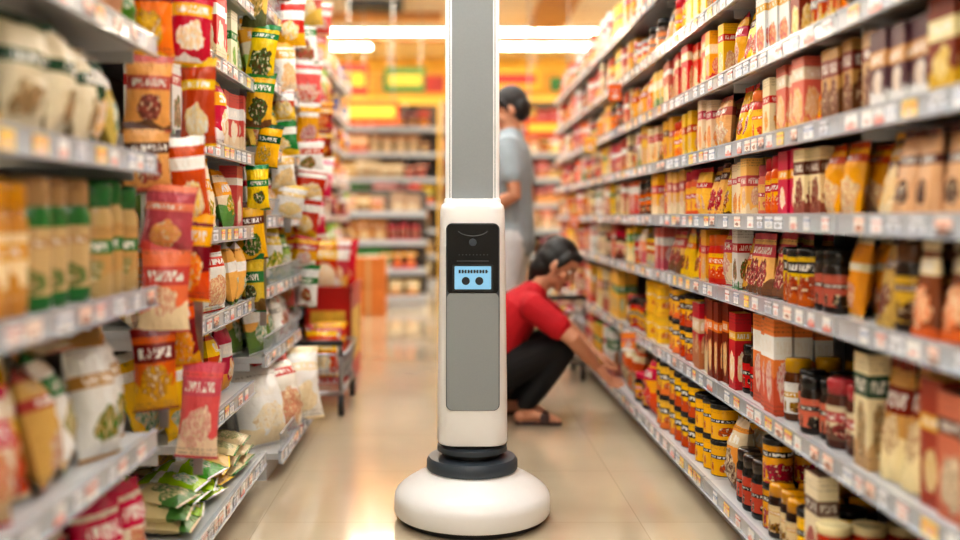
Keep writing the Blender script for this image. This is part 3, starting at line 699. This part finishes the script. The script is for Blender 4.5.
m.box(-.13,.13,-.3,.3,0,.04)
for x0,x1,y0,y1 in ((-.13,-.122,-.3,.3),(.122,.13,-.3,.3),(-.13,.13,-.3,-.292),(-.13,.13,.292,.3)): m.box(x0,x1,y0,y1,.04,.55)
m.box(-.135,.135,-.305,-.29,.53,.56); m.box(.12,.135,-.305,.305,.53,.56)
m.obj('bin_shell',M_RP,bn)
pn=MB(); pn.box(.1305,.132,-.26,.26,.12,.42); pn.box(-.1,.1,-.3065,-.3005,.12,.42); pn.obj('bin_posters',mat('poster_yellow',(234,190,70),.4,noise=.4,nscale=14),bn)
g=Goods()
for k in range(7):
    g.add('pouch',((R()-.5)*.08,-.22+.073*k,.5),(.18,.09,.32),(R()-.5)*.8,vary(random.choice([C(RED,YEL,WHT),C(RED,RED,ORG),C(DRED,WHT,RED)])),lean=-.1)
for k in range(3): g.add('box',(0,-.1+.1*k,.04),(.2,.08,.45),0,C(RED,WHT,YEL))
g.obj('bin_bags',M_FILM,bn)

# ------------------------------------------------------------ back of store
def back_unit(name,x0,x1,yf,levels,top,zones,step=1.0):
    e=empty(name,((x0+x1)/2,yf,0)); inv=(-(x0+x1)/2,-yf,0)
    d=MB(); r=MB(); 
    for z in levels:
        d.box(x0,x1,yf+.006,yf+.45,z-.03,z); r.box(x0,x1,yf-.006,yf+.006,z-.05,z+.012)
    d.box(x0,x1,yf+.03,yf+.45,0,levels[0]-.03)
    x=x0
    while x<=x1+.01: d.box(x-.02,x+.02,yf+.42,yf+.46,0,top); x+=step
    b=MB(); b.box(x0,x1,yf+.46,yf+.47,0,top)
    for mb,nm,mm in ((d,'decks',M_SHELF),(r,'price_rails',M_RAIL),(b,'back_panel',M_BACK)):
        o=mb.obj(nm,mm,e); o.location=inv
    G=newG()
    for i,z in enumerate(levels):
        gap=(levels[i+1] if i+1<len(levels) else top)-z-.04
        x=x0+.02
        while x<x1-.2:
            kind,w,h,dd,cols=random.choice(Z[zones[i%len(zones)]]); w*=1.3; hh=min(gap,h*1.6); sd=R(); cols=vary(cols,1.3)
            for k in range(random.randint(1,4)):
                if x+w>x1-.02: break
                G[kind].add(kind,(x+w/2,yf+.03+dd/2+R()*.04,z),(w-.006,dd,hh*(.7+.25*R())),(R()-.5)*.2,cols,seed=sd)
                x+=w
            if R()<.2: x+=.06
    return G
NB={'box':'packaged_food_boxes','jar':'preserve_jars','can':'food_cans','bottle':'bottles','pouch':'packaged_food_bags','coffee':'packaged_food_pouches'}
Z['bk1']=[S('box',.12,.2,.08,(176,130,86),CRM,BRN),S('box',.11,.18,.08,(216,196,160),RED,TAN),S('pouch',.13,.2,.08,(190,150,104),ORG,CRM),S('jar',.09,.16,.09,(160,90,50),RED,BRN),S('box',.1,.15,.08,BRN,CRM,TAN),S('box',.12,.17,.08,(210,114,44),CRM,RED),S('box',.12,.17,.08,DBR,ORG,RED)]
Z['bk2']=[S('box',.12,.2,.08,RED,YEL,WHT),S('box',.12,.2,.08,ORG,RED,YEL),S('pouch',.13,.2,.08,RED,WHT,ORG),S('box',.12,.2,.08,YEL,RED,GRN),S('pouch',.13,.2,.08,DRED,YEL,ORG),S('box',.1,.2,.08,GRN,YEL,WHT),S('box',.1,.2,.08,DBR,RED,YEL)]
G=back_unit('grocery_shelf',-3.6,-.16,12.3,[.12,.45,.78,1.11,1.44,1.77,2.1],2.45,['bk1','bk1','bk1','bk2','bk1','bk1','bk2']); dump(G,NB)
G=back_unit('grocery_shelf',-.1,3.6,12.3,[.12,.45,.78,1.11,1.44,1.77,2.1],2.5,['bk2','bk2','bk1','bk2','bk2','bk2','bk2']); dump(G,NB)
G=back_unit('display_shelf',-1.15,-.25,9.9,[.12,.4,.7,1.0],1.25,['bk1','bk2','bk1','bk1']); dump(G,NB)
cs=empty('carton_stack',(-.78,9.2,0)); m=MB(); m.box(-.16,.16,-.14,.14,0,.28); m.box(-.15,.16,-.13,.14,.285,.56); m.obj('cartons',mat('orange_cardboard',(200,116,48),.7,noise=.1),cs)
tp=MB(); tp.box(-.02,.02,-.142,-.14,0,.28); tp.box(-.02,.02,-.132,-.13,.285,.56); tp.obj('packing_tape',mat('packing_tape_tan',(190,150,100),.3),cs)
def sign(name,x0,x1,y,z0,z1,c,c2,top):
    e=empty(name,((x0+x1)/2,y,(z0+z1)/2)); hx=(x1-x0)/2;hz=(z1-z0)/2
    a=MB(); a.box(-hx,hx,-.015,.015,-hz,hz); a.obj('board',mat('sign_board',c,.4),e)
    b=MB(); b.box(-hx*.85,hx*.85,-.019,-.016,-hz*.45,hz*.45); b.obj('lettering_band',mat('sign_lettering',c2,.4),e)
    w=MB(); w.tube((-hx*.8,0,hz),(-hx*.8,0,top-(z0+z1)/2),.006); w.tube((hx*.8,0,hz),(hx*.8,0,top-(z0+z1)/2),.006); w.obj('hanger_wires',M_STEEL,e)
sign('hanging_aisle_sign',-1.45,-.95,11.0,2.36,2.72,(206,48,22),(244,190,40),3.45)
sign('hanging_aisle_sign',-.78,-.30,11.4,2.44,2.74,(70,134,44),(244,204,60),3.45)
sign('hanging_aisle_sign',.45,1.1,11.6,2.5,2.76,(240,180,30),(204,40,30),3.45)
sign('hanging_aisle_sign',-1.15,-.55,10.2,1.95,2.2,(228,94,24),(250,206,60),3.45)
sign('hanging_aisle_sign',.75,1.25,9.6,1.75,1.95,(196,40,26),(246,200,60),3.45)
fe=empty('fascia_sign_board',(0,12.36,2.65)); fb=MB(); fb.box(-3.6,3.6,-.04,.04,-.13,.17); fb.obj('board',mat('fascia_orange',(240,166,34),.4,noise=.2,nscale=2),fe)
pc=[(206,50,28),(246,204,60),(60,134,52),(232,114,28),(246,228,176)]
pm=[mat('poster_print_%d'%i,c,.4,noise=.3,nscale=9) for i,c in enumerate(pc)]
x=-3.5; i=0
while x<3.4:
    w_=.25+R()*.3; p_=MB(); p_.box(x,x+w_,-.05,-.041,-.1+.04*R(),.1+.06*R()); p_.obj('poster_%d'%(i+1),random.choice(pm),fe); x+=w_+.05+.2*R(); i+=1

# ------------------------------------------------------------ room
HC=3.45
def room(name,x0,x1,y0,y1,z0,z1,m): b=MB(); b.box(x0,x1,y0,y1,z0,z1); return b.obj(name,m)
fm=bpy.data.materials.new('polished_floor_tile'); fm.use_nodes=True; nt=fm.node_tree; b=nt.nodes['Principled BSDF']
tc=nt.nodes.new('ShaderNodeTexCoord'); br=nt.nodes.new('ShaderNodeTexBrick'); br.offset=0
br.inputs['Scale'].default_value=1.0; br.inputs['Brick Width'].default_value=.6; br.inputs['Row Height'].default_value=.6
br.inputs['Mortar Size'].default_value=.0015; br.inputs['Color1'].default_value=lin((206,191,166)); br.inputs['Color2'].default_value=lin((201,186,161)); br.inputs['Mortar'].default_value=lin((180,164,140))
nz=nt.nodes.new('ShaderNodeTexNoise'); nz.inputs['Scale'].default_value=3; nz.inputs['Detail'].default_value=6
mx=nt.nodes.new('ShaderNodeMix'); mx.data_type='RGBA'; mx.blend_type='MULTIPLY'; mx.inputs[0].default_value=.2
nt.links.new(tc.outputs['Object'],br.inputs['Vector']); nt.links.new(tc.outputs['Object'],nz.inputs['Vector'])
nt.links.new(br.outputs['Color'],mx.inputs[6]); nt.links.new(nz.outputs['Fac'],mx.inputs[7]); nt.links.new(mx.outputs[2],b.inputs['Base Color'])
mr=nt.nodes.new('ShaderNodeMapRange'); mr.inputs[3].default_value=.09; mr.inputs[4].default_value=.21
nt.links.new(nz.outputs['Fac'],mr.inputs[0]); nt.links.new(mr.outputs[0],b.inputs['Roughness']); b.inputs['Coat Weight'].default_value=.6; b.inputs['Coat Roughness'].default_value=.08
room('floor',-4,4,-3,15,-.1,0,fm)
M_W=mat('painted_wall',(236,234,228),.8,noise=.03)
room('wall_left',-4.1,-4,-3,15,0,HC,M_W); room('wall_right',4,4.1,-3,15,0,HC,M_W); room('wall_front',-4,4,-3.1,-3,0,HC,M_W)
room('wall_back',-4,4,15,15.1,0,HC,mat('yellow_wall',(244,200,90),.7,noise=.05,nscale=2))
cm=bpy.data.materials.new('ceiling_tile'); cm.use_nodes=True; nt=cm.node_tree; b=nt.nodes['Principled BSDF']; b.inputs['Roughness'].default_value=.9
tc=nt.nodes.new('ShaderNodeTexCoord'); br=nt.nodes.new('ShaderNodeTexBrick'); br.offset=0
br.inputs['Brick Width'].default_value=1.2; br.inputs['Row Height'].default_value=.6; br.inputs['Mortar Size'].default_value=.015; br.inputs['Scale'].default_value=1
br.inputs['Color1'].default_value=lin((232,220,198)); br.inputs['Color2'].default_value=lin((226,213,190)); br.inputs['Mortar'].default_value=lin((186,174,152))
nt.links.new(tc.outputs['Object'],br.inputs['Vector']); nt.links.new(br.outputs['Color'],b.inputs['Base Color'])
room('ceiling',-4,4,-3,15,HC,HC+.1,cm)
M_WOOD=mat('wood_beam',(184,132,92),.5,noise=.2,nscale=6)
b_=MB(); b_.box(-4,4,12.9,13.1,3.35,HC); b_.box(1.02,1.45,-3,12.3,3.36,HC); b_.box(-4,-.1,11.6,12.0,3.40,HC); b_.obj('trim_1',M_WOOD)
v_=MB(); v_.box(-1.2,-.55,10.9,11.3,3.38,HC)
for i in range(8): v_.box(-1.18,-.57,10.92+i*.048,10.94+i*.048,3.37,3.38)
v_.obj('ceiling_air_vent',M_CHAR)
M_TUBE=mat('fluorescent_diffuser',(255,252,246),.5,emit=(252,250,246),estr=26)
M_TUBEW=mat('fluorescent_diffuser_warm',(255,250,240),.5,emit=(255,242,218),estr=30)
for y,segs,hw_ in ((-1.2,(-3.35,-1.1,1.15),.11),(.9,(-3.35,-1.1,1.15),.11),(3.0,(-3.35,-1.1,1.15),.11),(5.1,(-3.35,-1.1,1.15),.11),(7.2,(-3.35,-1.1,1.15),.11),(9.6,(-3.35,-1.1,1.15),.13),
            (12.6,(-3.35,-1.1,1.15),.12),(13.7,(-3.35,.2),.12)):
    e=empty('ceiling_light_fixture',(0,y,HC)); hs=MB(); t=MB()
    for x0 in segs:
        hs.box(x0-.03,x0+2.23,-hw_-.03,hw_+.03,-.05,0); t.box(x0,x0+2.2,-hw_,hw_,-.062,-.0505)
    hs.obj('housing',M_SHELF,e); t.obj('diffuser',M_TUBEW if y>9 else M_TUBE,e)

w=bpy.data.worlds.new('World'); scene.world=w; w.use_nodes=True
w.node_tree.nodes['Background'].inputs[0].default_value=lin((230,235,240)); w.node_tree.nodes['Background'].inputs[1].default_value=.3
# ------------------------------------------------------------ camera
cd=bpy.data.cameras.new('camera'); cam=bpy.data.objects.new('camera',cd); COL.objects.link(cam)
cam.location=(0,0,.97); cam.rotation_euler=(math.radians(90),0,0)
cd.sensor_width=36; cd.lens=950/960*36; cd.shift_x=30/960; cd.shift_y=-55/960
cd.clip_start=.05; cd.dof.use_dof=True; cd.dof.focus_distance=2.96; cd.dof.aperture_fstop=.9
scene.camera=cam
